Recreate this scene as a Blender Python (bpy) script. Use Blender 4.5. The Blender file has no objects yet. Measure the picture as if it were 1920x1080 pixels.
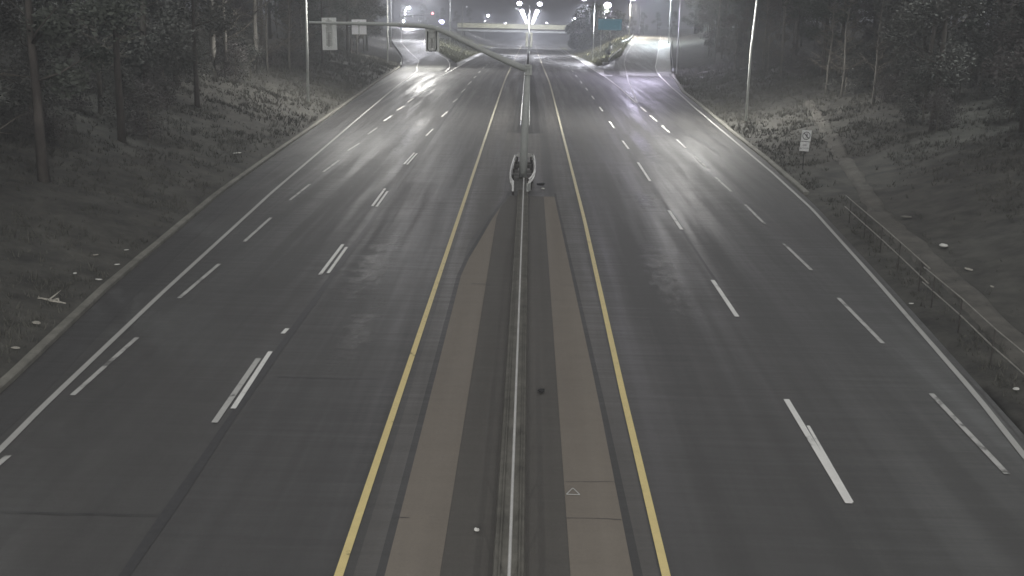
import bpy, bmesh, math, random
from mathutils import Vector, Matrix, noise
random.seed(7)
S = bpy.context.scene
COL = S.collection
# ---------------------------------------------------------------- camera
F, CX, CY = 2000.0, 960.0, 540.0          # pixels of the 1920x1080 photograph
CAM = Vector((0, 0, 8.9))
roll = math.radians(1.3)
vx, vy = 993 - CX, CY - 57
c_, s_ = math.cos(roll), math.sin(roll)
ux, uy = c_*vx - s_*vy, s_*vx + c_*vy
pitch = math.atan2(uy, F); yaw = math.atan2(ux, math.hypot(F, uy))
FW = Vector((-math.sin(yaw)*math.cos(pitch), math.cos(yaw)*math.cos(pitch), -math.sin(pitch)))
RT0 = Vector((math.cos(yaw), math.sin(yaw), 0)); UP0 = RT0.cross(FW)
RT = RT0*c_ + UP0*s_; UP = UP0*c_ - RT0*s_
cam = bpy.data.objects.new('camera', bpy.data.cameras.new('camera')); COL.objects.link(cam)
m = Matrix((RT, UP, -FW)).transposed().to_4x4(); m.translation = CAM
cam.matrix_world = m
cam.data.sensor_width = 36; cam.data.lens = 36*F/1920
cam.data.clip_start = .2; cam.data.clip_end = 6000
S.camera = cam
# ---------------------------------------------------------------- world (night sky lit by the city)
W = bpy.data.worlds.new('World'); S.world = W; W.use_nodes = True
wn = W.node_tree; wn.nodes.clear()
wo = wn.nodes.new('ShaderNodeOutputWorld'); wb = wn.nodes.new('ShaderNodeBackground')
tc = wn.nodes.new('ShaderNodeTexCoord'); sx = wn.nodes.new('ShaderNodeSeparateXYZ'); cr = wn.nodes.new('ShaderNodeValToRGB')
nz = wn.nodes.new('ShaderNodeTexNoise'); nz.inputs['Scale'].default_value = 3
mx = wn.nodes.new('ShaderNodeMath'); mx.operation = 'MULTIPLY_ADD'; mx.inputs[1].default_value = .12
wn.links.new(tc.outputs['Generated'], sx.inputs[0]); wn.links.new(tc.outputs['Generated'], nz.inputs['Vector'])
wn.links.new(nz.outputs[0], mx.inputs[0]); wn.links.new(sx.outputs[2], mx.inputs[2]); wn.links.new(mx.outputs[0], cr.inputs[0])
e = cr.color_ramp.elements
e[0].position = 0.0; e[0].color = (.17, .148, .2, 1)
e[1].position = .6; e[1].color = (.42, .415, .41, 1)
wn.links.new(cr.outputs[0], wb.inputs[0]); wb.inputs[1].default_value = 1.0
wn.links.new(wb.outputs[0], wo.inputs[0])
S.view_settings.view_transform = 'Standard'; S.view_settings.look = 'None'
S.view_settings.exposure = .28; S.view_settings.gamma = 1
HAZE = 0.0026
LP = 1.0      # overall strength of the street lamps
# ---------------------------------------------------------------- helpers
def tag(o, label=None, cat=None, group=None, kind=None):
    if label: o['label'] = label
    if cat: o['category'] = cat
    if group: o['group'] = group
    if kind: o['kind'] = kind
    return o
def empty(name, loc, rz=0):
    o = bpy.data.objects.new(name, None); COL.objects.link(o); o.location = loc; o.rotation_euler = (0, 0, rz)
    o.empty_display_size = .2
    return o
class MB:
    def __init__(s): s.bm = bmesh.new()
    def box(s, c, d, rz=0, tilt=None, bevel=0):
        mt = Matrix.Translation(c) @ Matrix.Rotation(rz, 4, 'Z')
        if tilt is not None: mt = mt @ tilt
        g = bmesh.ops.create_cube(s.bm, size=1, matrix=mt @ Matrix.Diagonal((*d, 1)))
        if bevel:
            es = list({e for v in g['verts'] for e in v.link_edges})
            bmesh.ops.bevel(s.bm, geom=es, offset=bevel, segments=2, affect='EDGES', profile=.5)
        return s
    def tube(s, pts, rad, n=8, cap=True):
        pts = [Vector(p) for p in pts]
        if not hasattr(rad, '__len__'): rad = [rad]*len(pts)
        rings = []
        for i, p in enumerate(pts):
            d = (pts[min(i+1, len(pts)-1)] - pts[max(i-1, 0)]).normalized()
            a = d.cross(Vector((0, 0, 1)))
            if a.length < .05: a = d.cross(Vector((0, 1, 0)))
            a.normalize(); b = d.cross(a)
            rings.append([s.bm.verts.new(p + (a*math.cos(t) + b*math.sin(t))*rad[i]) for t in [2*math.pi*k/n for k in range(n)]])
        for r0, r1 in zip(rings, rings[1:]):
            for k in range(n): s.bm.faces.new((r0[k], r0[(k+1) % n], r1[(k+1) % n], r1[k]))
        if cap:
            s.bm.faces.new(rings[0][::-1]); s.bm.faces.new(rings[-1])
        return s
    def quad(s, *p):
        s.bm.faces.new([s.bm.verts.new(q) for q in p]); return s
    def ball(s, c, r, sc=(1, 1, 1), sub=2):
        bmesh.ops.create_icosphere(s.bm, subdivisions=sub, radius=r, matrix=Matrix.Translation(c) @ Matrix.Diagonal((*sc, 1)))
        return s
    def profile(s, path, prof, close=True):
        """sweep a (side,up) profile along a path in plan"""
        path = [Vector(p) for p in path]; rings = []
        for i, p in enumerate(path):
            d = path[min(i+1, len(path)-1)] - path[max(i-1, 0)]; d.z = 0; d.normalize()
            sd = Vector((d.y, -d.x, 0))
            rings.append([s.bm.verts.new(p + sd*a + Vector((0, 0, b))) for a, b in prof])
        n = len(prof)
        for r0, r1 in zip(rings, rings[1:]):
            for k in range(n if close else n-1): s.bm.faces.new((r0[k], r0[(k+1) % n], r1[(k+1) % n], r1[k]))
        if close: s.bm.faces.new(rings[0][::-1]); s.bm.faces.new(rings[-1])
        return s
    def build(s, name, mat, parent=None, smooth=False):
        bmesh.ops.recalc_face_normals(s.bm, faces=s.bm.faces)
        me = bpy.data.meshes.new(name); s.bm.to_mesh(me); s.bm.free()
        me.materials.append(mat)
        if smooth:
            for p in me.polygons: p.use_smooth = True
        o = bpy.data.objects.new(name, me); COL.objects.link(o)
        if parent: o.parent = parent
        return o
def copy_tree(o, parent=None):
    c = o.copy(); COL.objects.link(c)
    if parent: c.parent = parent
    for ch in o.children: copy_tree(ch, c)
    return c
def lerp(tab, y):
    if y <= tab[0][0]: return tab[0][1]
    for (a, b), (c, d) in zip(tab, tab[1:]):
        if y <= c: return b + (d-b)*(y-a)/(c-a)
    return tab[-1][1]
def sstep(t): t = max(0, min(1, t)); return t*t*(3-2*t)
# ---------------------------------------------------------------- heights of the place
def prof(Y):
    if Y < 110: return .0235*Y
    if Y > 150: return .0235*130
    t = (Y-110)/40; return .0235*(110 + 40*(t - t*t/2))
T_oL = [(-40, -10), (0, -10.4), (23, -11.9), (32, -12.9), (49, -14.2), (64, -14.8), (82, -15.4), (111, -16.5), (140, -17.8), (164, -19.3), (187, -21.8), (205, -24.8), (240, -30.5), (330, -41), (460, -52)]
T_rL = [(150, -12.0), (175, -12.7), (190, -13.7), (205, -16.9), (240, -22.6), (330, -30), (460, -34)]
T_mL = [(-40, -10), (0, -10.2), (23, -11.2), (150, -11.6), (190, -12.7), (240, -12.6), (460, -12.5)]
T_oR = [(-40, 8), (0, 9.4), (21, 10.95), (35, 12.3), (49, 13.6), (54.5, 13.95), (66, 14.55), (80, 15.05), (100, 16.0), (118, 16.7), (150, 19.8), (160, 21), (176, 23), (200, 25.8), (260, 33.5), (330, 42), (460, 52)]
T_rR = [(120, 11.4), (150, 12.8), (185, 14.9), (200, 17), (260, 24.3), (330, 31), (460, 36)]
T_mR = [(-40, 7.6), (0, 9), (21, 10.5), (35, 10.9), (185, 11.9), (240, 12), (285, 11), (460, 11)]
T_zR = [(150, 0), (165, .2), (180, .7), (200, 1.8), (260, 4.75), (272, 5.1), (285, 5.2), (400, 5.2)]
T_zL = [(165, 0), (185, .35), (205, 1.35), (240, 2.65), (330, 4.9), (400, 5.6)]
def bankL(s):
    return .12 + (.27*s if s < 10 else 2.7 + .12*(s-10) if s < 40 else 6.3)
def bankR(s):
    return .04 + (.06*s if s < 3.2 else .19 + .27*(s-3.2) if s < 14 else 3.1 + .12*(s-14) if s < 44 else 6.7)
def zt(X, Y, bank=True):
    b = prof(Y)
    if X < 0:
        o, r, mm, dz = lerp(T_oL, Y), lerp(T_rL, Y), lerp(T_mL, Y), lerp(T_zL, Y)
        if X >= mm: z = b
        elif X >= r and r < mm: z = b + dz*sstep((mm-X)/(mm-r))
        else: z = b + dz
        if X < o and bank: z += bankL(o-X)*(1 - .45*sstep((Y-150)/150))
    else:
        o, r, mm, dz = lerp(T_oR, Y), lerp(T_rR, Y), lerp(T_mR, Y), lerp(T_zR, Y)
        if X <= mm: z = b
        elif X <= r and r > mm: z = b + dz*sstep((X-mm)/(r-mm))
        else: z = b + dz
        if X > o and bank: z += bankR(X-o)*(1 - .45*sstep((Y-150)/150))
    return z
def ray(px, py): return FW*F + RT*(px-CX) + UP*(CY-py)
def at(px, py, dz=0, y0=8):
    r = ray(px, py); Y = y0
    while Y < 1500:
        P = CAM + r*(Y/r.y)
        if P.z <= zt(P.x, P.y) + dz: return P
        Y += .04 if Y < 60 else .1 if Y < 200 else .4
    return P
def atY(px, py, Y):
    r = ray(px, py); return CAM + r*(Y/r.y)
# ---------------------------------------------------------------- materials
def mat(name, col, rough=.6, metal=0, var=0, scale=3, bump=0, stretch=(1, 1, 1), col2=None, emit=None, estr=0, spec=None, bscale=None, detail=8, transl=0):
    m = bpy.data.materials.new(name); m.use_nodes = True; n = m.node_tree; p = n.nodes['Principled BSDF']
    p.inputs['Base Color'].default_value = (*col, 1); p.inputs['Roughness'].default_value = rough; p.inputs['Metallic'].default_value = metal
    if spec is not None: p.inputs['Specular IOR Level'].default_value = spec
    if var or col2 or bump:
        t = n.nodes.new('ShaderNodeTexCoord'); mp = n.nodes.new('ShaderNodeMapping'); mp.inputs['Scale'].default_value = stretch
        n.links.new(t.outputs['Object'], mp.inputs[0])
        no = n.nodes.new('ShaderNodeTexNoise'); no.inputs['Scale'].default_value = scale; no.inputs['Detail'].default_value = detail; no.inputs['Roughness'].default_value = .65
        n.links.new(mp.outputs[0], no.inputs['Vector'])
        if var or col2:
            r = n.nodes.new('ShaderNodeValToRGB'); a, b = r.color_ramp.elements
            a.position = .3; b.position = .7
            a.color = (*[max(0, v*(1-var)) for v in col], 1); b.color = (*(col2 or [v*(1+var) for v in col]), 1)
            n.links.new(no.outputs[0], r.inputs[0]); n.links.new(r.outputs[0], p.inputs['Base Color'])
        if bump:
            bp = n.nodes.new('ShaderNodeBump'); bp.inputs['Strength'].default_value = bump; bp.inputs['Distance'].default_value = .02
            nb = n.nodes.new('ShaderNodeTexNoise'); nb.inputs['Scale'].default_value = bscale or scale*6; nb.inputs['Detail'].default_value = 6
            n.links.new(mp.outputs[0], nb.inputs['Vector']); n.links.new(nb.outputs[0], bp.inputs['Height']); n.links.new(bp.outputs[0], p.inputs['Normal'])
    if emit: p.inputs['Emission Color'].default_value = (*emit, 1); p.inputs['Emission Strength'].default_value = estr
    return m
def asphalt(name, base, dark, rough_lo, rough_hi, track=0.0, cracks=False):
    """worn road surface: fine aggregate, long tyre streaks, cross ripples that catch the lamps, sealed cracks"""
    m = bpy.data.materials.new(name); m.use_nodes = True; n = m.node_tree; L = n.links; p = n.nodes['Principled BSDF']
    def N(t, **k):
        x = n.nodes.new(t)
        for a, b in k.items(): setattr(x, a, b)
        return x
    t = N('ShaderNodeTexCoord')
    def noi(sc, st, det=5, ro=.6, dist=0):
        mp = N('ShaderNodeMapping'); mp.inputs['Scale'].default_value = st; L.new(t.outputs['Object'], mp.inputs[0])
        x = N('ShaderNodeTexNoise'); x.inputs['Scale'].default_value = sc; x.inputs['Detail'].default_value = det
        x.inputs['Roughness'].default_value = ro; x.inputs['Distortion'].default_value = dist; L.new(mp.outputs[0], x.inputs['Vector']); return x.outputs[0]
    def math_(op, a, b, c=None):
        x = N('ShaderNodeMath', operation=op)
        for i, v in enumerate((a, b, c)):
            if v is None: continue
            if isinstance(v, (int, float)): x.inputs[i].default_value = v
            else: L.new(v, x.inputs[i])
        return x.outputs[0]
    big = noi(.09, (1, .5, 1), 4); streak = noi(1.1, (1, .02, 1), 4); fine = noi(16, (1, 1, 1), 4, .85); mid = noi(1.6, (1, 1, 1), 5)
    v = math_('MULTIPLY_ADD', big, .9, math_('MULTIPLY_ADD', streak, .7, math_('MULTIPLY', mid, .35)))
    v = math_('MULTIPLY_ADD', fine, .7, v)
    v = math_('MULTIPLY_ADD', v, 1.1, -.95)
    r = N('ShaderNodeValToRGB'); a, b = r.color_ramp.elements; a.position = .1; b.position = .9
    a.color = (*dark, 1); b.color = (*base, 1); L.new(v, r.inputs[0]); colr = r.outputs[0]
    if cracks:
        cr = N('ShaderNodeTexVoronoi', feature='DISTANCE_TO_EDGE'); cr.inputs['Scale'].default_value = .11
        mp = N('ShaderNodeMapping'); mp.inputs['Scale'].default_value = (.35, 1.3, 1); wv = N('ShaderNodeVectorMath', operation='ADD')
        nn = N('ShaderNodeTexNoise'); nn.inputs['Scale'].default_value = .7; L.new(t.outputs['Object'], nn.inputs['Vector'])
        L.new(t.outputs['Object'], mp.inputs[0]); L.new(mp.outputs[0], wv.inputs[0]); L.new(nn.outputs['Color'], wv.inputs[1]); L.new(wv.outputs[0], cr.inputs['Vector'])
        ck = math_('LESS_THAN', cr.outputs['Distance'], .0022); ck = math_('MULTIPLY', ck, math_('GREATER_THAN', big, .5))
        mixc = N('ShaderNodeMixRGB', blend_type='MULTIPLY'); mixc.inputs[2].default_value = (.45, .45, .45, 1)
        L.new(ck, mixc.inputs[0]); L.new(colr, mixc.inputs[1]); colr = mixc.outputs[0]
    L.new(colr, p.inputs['Base Color'])
    wet = noi(.8, (1.4, .035, 1), 5, .55); cross = noi(1.0, (.25, 4.5, 1), 5, .7)
    q = math_('MULTIPLY_ADD', wet, .7, math_('MULTIPLY', cross, .32))
    mr = N('ShaderNodeMapRange'); mr.inputs['From Min'].default_value = .42; mr.inputs['From Max'].default_value = .62
    mr.inputs['To Min'].default_value = rough_hi; mr.inputs['To Max'].default_value = rough_lo; L.new(q, mr.inputs[0]); L.new(mr.outputs[0], p.inputs['Roughness'])
    b1 = N('ShaderNodeBump'); b1.inputs['Strength'].default_value = .5; b1.inputs['Distance'].default_value = .012; L.new(fine, b1.inputs['Height'])
    b2 = N('ShaderNodeBump'); b2.inputs['Strength'].default_value = .2; b2.inputs['Distance'].default_value = .03; L.new(cross, b2.inputs['Height']); L.new(b1.outputs[0], b2.inputs['Normal'])
    L.new(b2.outputs[0], p.inputs['Normal'])
    p.inputs['Specular IOR Level'].default_value = .5
    return m
M = {}
M['asphalt'] = asphalt('asphalt', (.079, .077, .074), (.046, .046, .045), .36, .6)
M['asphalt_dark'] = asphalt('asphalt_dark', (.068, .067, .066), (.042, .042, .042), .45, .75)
M['asphalt_patch'] = asphalt('asphalt_patch', (.08, .078, .076), (.048, .048, .048), .35, .65)
M['asphalt_shoulder'] = asphalt('asphalt_shoulder', (.115, .11, .102), (.07, .068, .064), .3, .65)
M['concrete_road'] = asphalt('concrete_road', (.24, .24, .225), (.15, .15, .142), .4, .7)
M['apron'] = asphalt('concrete_apron', (.235, .208, .172), (.16, .14, .117), .7, .9, cracks=False)
M['apron_dark'] = asphalt('soiled_concrete', (.115, .108, .096), (.07, .066, .06), .7, .9, cracks=False)
M['seal'] = mat('tar_seal', (.04, .04, .042), .5, var=.3, scale=8)
def paint(name, col, wear, under):
    m = bpy.data.materials.new(name); m.use_nodes = True; n = m.node_tree; L = n.links; p = n.nodes['Principled BSDF']
    t = n.nodes.new('ShaderNodeTexCoord'); no = n.nodes.new('ShaderNodeTexNoise'); no.inputs['Scale'].default_value = 2.2; no.inputs['Detail'].default_value = 10; no.inputs['Roughness'].default_value = .75
    L.new(t.outputs['Object'], no.inputs['Vector']); r = n.nodes.new('ShaderNodeValToRGB'); a, b = r.color_ramp.elements
    a.position = wear; a.color = (*under, 1); b.position = wear + .07; b.color = (*col, 1)
    c = r.color_ramp.elements.new(min(.98, wear+.35)); c.color = (*[min(1, v*1.12) for v in col], 1)
    L.new(no.outputs[0], r.inputs[0]); L.new(r.outputs[0], p.inputs['Base Color']); p.inputs['Roughness'].default_value = .55
    return m
M['white'] = paint('white_road_paint', (.8, .8, .77), .35, (.2, .2, .19))
M['white_worn'] = paint('worn_white_road_paint', (.5, .5, .48), .4, (.13, .13, .125))
M['white_edge'] = paint('edge_line_paint', (.42, .42, .4), .3, (.24, .24, .23))
M['yellow'] = paint('yellow_road_paint', (.74, .61, .27), .32, (.25, .2, .09))
M['yellow_far'] = paint('far_yellow_road_paint', (.6, .56, .42), .33, (.2, .19, .14))  # paler copy, colder far light put into its colour
M['soil'] = mat('bank_soil', (.062, .06, .054), .95, var=.55, scale=.8, bump=1, bscale=5, col2=(.105, .102, .088))
M['grass_green'] = mat('rough_grass', (.11, .115, .06), .95, var=.5, scale=1.2, bump=1, bscale=6, col2=(.2, .2, .11))
M['path'] = mat('dirt_path', (.105, .1, .087), .9, var=.45, scale=1.1, bump=1, bscale=9)
M['kerb'] = mat('kerb_concrete', (.2, .195, .17), .85, var=.35, scale=1.5, bump=.4)
M['galv'] = mat('galvanised_steel', (.6, .62, .63), .42, .4, var=.15, scale=6)
M['galv_dull'] = mat('dull_galvanised_steel', (.5, .52, .5), .6, .0, var=.12, scale=3)
M['rail_bright'] = mat('bright_rail', (.58, .58, .56), .4, .1, var=.15, scale=2)
M['block'] = mat('weathered_block', (.16, .155, .15), .8, var=.3, scale=5)
M['rust_and_shade'] = mat('weathered_and_shaded', (.06, .055, .05), .8, .1, var=.4, scale=6)  # weathered steel; also painted shade under the overpass
M['rail_pale'] = mat('weathered_rail', (.29, .28, .25), .6, .2, var=.3, scale=3)
M['plinth'] = mat('stained_concrete', (.13, .125, .108), .85, var=.35, scale=2, bump=.4)
M['alu'] = mat('bare_sign_back', (.93, .93, .95), .5, .0, var=.03, scale=4)
M['backplate'] = mat('grey_backplate', (.78, .8, .78), .6, .0, var=.1, scale=4)
M['housing'] = mat('signal_housing', (.55, .56, .54), .5, 0, var=.2, scale=4)
M['black'] = mat('dark_steel', (.03, .03, .032), .5, .2)
M['sign_white'] = mat('white_sign_sheet', (.86, .87, .86), .5, var=.05, scale=5)
M['sign_black'] = mat('black_sign_ink', (.06, .06, .06), .6)
M['sign_green'] = mat('teal_green_sign_sheet', (.06, .36, .46), .5, var=.15, scale=2)
M['sign_text'] = mat('pale_sign_lettering', (.25, .5, .6), .5)
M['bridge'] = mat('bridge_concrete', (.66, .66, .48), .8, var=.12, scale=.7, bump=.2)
M['girder'] = mat('bridge_girder_paint', (.5, .52, .5), .6, .1, var=.15, scale=.8)
M['bark'] = mat('bark', (.1, .09, .08), .9, var=.4, scale=3, bump=.8, stretch=(1, 1, .3))
M['bark_pale'] = mat('pale_bark', (.2, .19, .17), .9, var=.35, scale=3, bump=.8, stretch=(1, 1, .3))
M['twig'] = mat('dry_twigs', (.17, .155, .13), .9, var=.3, scale=3)
M['leaf1'] = mat('evergreen_leaves', (.1, .115, .095), .85, var=.25, scale=.5, col2=(.15, .165, .14))
M['leaf2'] = mat('dull_green_leaves', (.12, .125, .112), .85, var=.25, scale=.5, col2=(.17, .17, .155))
M['leaf3'] = mat('brownish_leaves', (.135, .125, .122), .85, var=.25, scale=.5, col2=(.18, .17, .162))
M['leaf4'] = mat('bushy_green_leaves', (.07, .1, .05), .7, var=.4, scale=.6, col2=(.14, .17, .09))  # own dark green of the bushy clump
M['litter'] = mat('white_litter', (.7, .7, .66), .7)
M['branch'] = mat('bleached_branch', (.42, .4, .35), .8, var=.2, scale=8)
M['dark_litter'] = mat('dark_rubber', (.015, .015, .015), .8)
M['pipe_rubber'] = mat('scuffed_plastic', (.3, .3, .3), .5)
def glow(name, col, st):
    m = bpy.data.materials.new(name); m.use_nodes = True; p = m.node_tree.nodes['Principled BSDF']
    p.inputs['Base Color'].default_value = (*col, 1); p.inputs['Emission Color'].default_value = (*col, 1); p.inputs['Emission Strength'].default_value = st
    return m
M['lamp_cold'] = glow('cold_white_lamp', (.86, .84, 1), 30)
M['lamp_warm'] = glow('warm_white_lamp', (1, .82, .62), 22)
M['lamp_blue'] = glow('bluish_lamp', (.62, .6, 1), 30)
M['lamp_red'] = glow('red_signal_light', (1, .25, .3), 12)
M['lamp_dim'] = glow('dim_lamp', (.8, .8, .85), 1.6)
# ---------------------------------------------------------------- ground
def frange(a, b, s):
    o = []
    while a < b: o.append(a); a += s
    return o
def ground():
    Ys = frange(-60, 130, 2.0) + frange(130, 460, 4.0) + [460, 500, 560, 650, 800, 1000, 1400, 2000, 3200]
    bm = bmesh.new(); rows = []
    for Y in Ys:
        oL, rL, mL = lerp(T_oL, Y), min(lerp(T_rL, Y), lerp(T_mL, Y) - .3), lerp(T_mL, Y)
        oR, rR, mR = lerp(T_oR, Y), max(lerp(T_rR, Y), lerp(T_mR, Y) + .3), lerp(T_mR, Y)
        xs = [(-1500, 1), (-400, 1), (-200, 1)] + [(oL - d, 1) for d in (120, 90, 70, 55, 45, 36, 28, 22, 17, 13, 10, 8, 6, 4.5, 3, 1.8, .9, .3)] + [(oL+.05, 0), ((oL+rL)/2, 0), (rL, 0)]
        xs += [(rL + (mL-rL)*t, 2) for t in (.2, .4, .6, .8)] + [(mL, 0), (mL/2, 0), (0, 0), (mR/2, 0), (mR, 0)]
        xs += [(mR + (rR-mR)*t, 2) for t in (.2, .4, .6, .8)] + [(rR, 0), ((rR+oR)/2, 0), (oR-.05, 0)]
        xs += [(oR + d, 1) for d in (.3, .9, 1.8, 3, 4.5, 6, 8, 10, 13, 17, 22, 28, 36, 45, 55, 70, 90, 120)] + [(200, 1), (400, 1), (1500, 1)]
        row = []
        for X, k in xs:
            z = zt(X, Y)
            if k == 0 or (k == 2 and Y < 192): z -= .09
            elif k == 1:
                s = max(oL - X, X - oR)
                z += noise.noise(Vector((X*.35, Y*.35, 0)))*min(.35, .08*s) + noise.noise(Vector((X*.06, Y*.06, 3)))*min(1.2, .05*s)
            row.append(bm.verts.new((X, Y, z)))
        rows.append(row)
    for a, b in zip(rows, rows[1:]):
        for i in range(len(a)-1): bm.faces.new((a[i], a[i+1], b[i+1], b[i]))
    mb = MB(); mb.bm.free(); mb.bm = bm
    o = mb.build('ground', M['soil'], smooth=True); tag(o, kind='structure')
ground()
# ---------------------------------------------------------------- roads
eRt = [(160, 18.95), (165, 19.4), (176.5, 20.5), (200, 23.5), (260, 31.0), (330, 39)]
def cool_far_yellow():  # colder far light put into the paint: yellow pales with distance
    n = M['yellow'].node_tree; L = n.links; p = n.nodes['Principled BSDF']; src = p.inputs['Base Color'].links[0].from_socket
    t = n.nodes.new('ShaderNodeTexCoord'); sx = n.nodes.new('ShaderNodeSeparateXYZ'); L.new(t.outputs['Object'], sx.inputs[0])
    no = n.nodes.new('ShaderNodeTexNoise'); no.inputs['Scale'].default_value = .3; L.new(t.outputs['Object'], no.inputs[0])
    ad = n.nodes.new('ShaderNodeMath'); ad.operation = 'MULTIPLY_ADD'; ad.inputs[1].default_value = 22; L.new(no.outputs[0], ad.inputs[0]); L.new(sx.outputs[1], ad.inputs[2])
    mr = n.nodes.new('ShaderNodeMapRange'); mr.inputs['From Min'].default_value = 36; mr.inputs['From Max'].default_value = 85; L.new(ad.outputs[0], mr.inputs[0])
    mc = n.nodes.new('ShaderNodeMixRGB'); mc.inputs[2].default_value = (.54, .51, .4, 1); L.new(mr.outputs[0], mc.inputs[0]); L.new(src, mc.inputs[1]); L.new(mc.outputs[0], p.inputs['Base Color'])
cool_far_yellow()
def scuff_glare():  # worn polish, with the lamps' glare put into a paler colour
    m = bpy.data.materials.new('polished_scuff_glare'); m.use_nodes = True; n = m.node_tree; L = n.links; p = n.nodes['Principled BSDF']
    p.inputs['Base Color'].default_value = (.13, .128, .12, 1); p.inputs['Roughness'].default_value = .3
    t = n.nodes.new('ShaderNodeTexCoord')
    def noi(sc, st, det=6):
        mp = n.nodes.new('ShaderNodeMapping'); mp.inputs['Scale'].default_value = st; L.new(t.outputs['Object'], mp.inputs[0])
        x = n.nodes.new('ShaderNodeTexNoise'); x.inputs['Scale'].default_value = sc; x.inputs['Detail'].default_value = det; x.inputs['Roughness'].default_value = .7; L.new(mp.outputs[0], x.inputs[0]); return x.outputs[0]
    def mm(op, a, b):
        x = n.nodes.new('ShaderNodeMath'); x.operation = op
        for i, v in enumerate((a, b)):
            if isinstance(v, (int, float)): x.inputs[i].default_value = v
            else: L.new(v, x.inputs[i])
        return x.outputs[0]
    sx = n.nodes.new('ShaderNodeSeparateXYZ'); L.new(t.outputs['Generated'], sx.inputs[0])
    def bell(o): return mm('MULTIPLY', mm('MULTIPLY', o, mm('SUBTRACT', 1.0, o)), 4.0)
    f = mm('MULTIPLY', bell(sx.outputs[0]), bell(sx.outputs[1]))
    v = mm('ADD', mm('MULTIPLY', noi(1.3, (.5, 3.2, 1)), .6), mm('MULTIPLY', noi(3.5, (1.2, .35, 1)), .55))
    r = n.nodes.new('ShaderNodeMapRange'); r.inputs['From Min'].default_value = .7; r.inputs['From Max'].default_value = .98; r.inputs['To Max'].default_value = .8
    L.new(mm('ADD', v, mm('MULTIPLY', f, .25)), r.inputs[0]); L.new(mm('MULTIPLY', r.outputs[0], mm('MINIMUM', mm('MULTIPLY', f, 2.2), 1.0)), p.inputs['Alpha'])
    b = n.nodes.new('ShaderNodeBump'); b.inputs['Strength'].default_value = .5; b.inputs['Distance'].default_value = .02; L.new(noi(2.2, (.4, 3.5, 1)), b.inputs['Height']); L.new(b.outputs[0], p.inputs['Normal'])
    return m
M['scuff_glare'] = scuff_glare()
M['lamplit_concrete'] = asphalt('lamplit_concrete', (.55, .55, .53), (.4, .4, .385), .4, .6)  # concrete whitened to carry the lamp light on the shoulders
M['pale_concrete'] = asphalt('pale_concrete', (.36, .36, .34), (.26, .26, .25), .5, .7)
def sheet(name, m, Y0, Y1, xl, xr, dz, step=2.5, nx=2, conform=True):
    Ys = frange(Y0, Y1, step) + [Y1]; bm = bmesh.new(); rows = []
    for Y in Ys:
        a, b = xl(Y), xr(Y); row = []
        for i in range(nx+1):
            X = a + (b-a)*i/nx; row.append(bm.verts.new((X, Y, zt(X, Y, False) + dz)))
        rows.append(row)
    for a, b in zip(rows, rows[1:]):
        for i in range(nx): bm.faces.new((a[i], a[i+1], b[i+1], b[i]))
    mb = MB(); mb.bm.free(); mb.bm = bm
    return tag(mb.build(name, m), kind='structure')
L_ = lambda t: (lambda Y: lerp(t, Y))
K = lambda v: (lambda Y: v)
sheet('road', M['asphalt'], -40, 188, L_(T_oL), L_(T_oR), 0, 2, nx=24)
sheet('road', M['asphalt'], 188, 460, L_(T_mL), L_(T_mR), 0, 4, nx=6)
sheet('road', M['asphalt'], 460, 1600, K(-12.5), K(11), 0, 60, nx=4)
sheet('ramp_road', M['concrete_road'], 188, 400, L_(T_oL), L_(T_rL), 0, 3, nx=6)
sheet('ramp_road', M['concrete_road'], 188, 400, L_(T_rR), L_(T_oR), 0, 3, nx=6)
# pale concrete laid over the old surface at the ramp mouths
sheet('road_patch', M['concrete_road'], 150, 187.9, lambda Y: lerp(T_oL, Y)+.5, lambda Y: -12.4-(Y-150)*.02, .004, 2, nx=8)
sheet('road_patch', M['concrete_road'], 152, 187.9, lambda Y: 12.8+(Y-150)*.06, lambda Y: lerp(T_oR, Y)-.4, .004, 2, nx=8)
# pale concrete shoulders outside the main lanes, far lamps' light put into their colour
sheet('shoulder', M['lamplit_concrete'], 172, 330, lambda Y: lerp(T_mL, Y)+.05, K(-11.3), .004, 4)
sheet('shoulder', M['lamplit_concrete'], 150, 330, K(10.5), lambda Y: lerp(T_mR, Y)-.05, .004, 4)
sheet('shoulder', M['lamplit_concrete'], 160, 264, lambda Y: lerp(eRt, Y)+.12, lambda Y: lerp(T_oR, Y)-.1, .012, 3)
sheet('verge', M['grass_green'], 192, 400, lambda Y: lerp(T_rL, Y)+.1, lambda Y: lerp(T_mL, Y)-.1, .03, 3, nx=10)
sheet('verge', M['grass_green'], 192, 400, lambda Y: lerp(T_mR, Y)+.1, lambda Y: lerp(T_rR, Y)-.1, .03, 3, nx=10)
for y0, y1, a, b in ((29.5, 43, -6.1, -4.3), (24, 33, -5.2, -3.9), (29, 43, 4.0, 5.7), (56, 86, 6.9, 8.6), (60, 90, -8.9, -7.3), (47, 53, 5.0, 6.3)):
    sheet('worn_glare_patch', M['scuff_glare'], y0, y1, K(a), K(b), .008, 2, 1)  # pale lamp glare painted over the worn lanes
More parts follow.
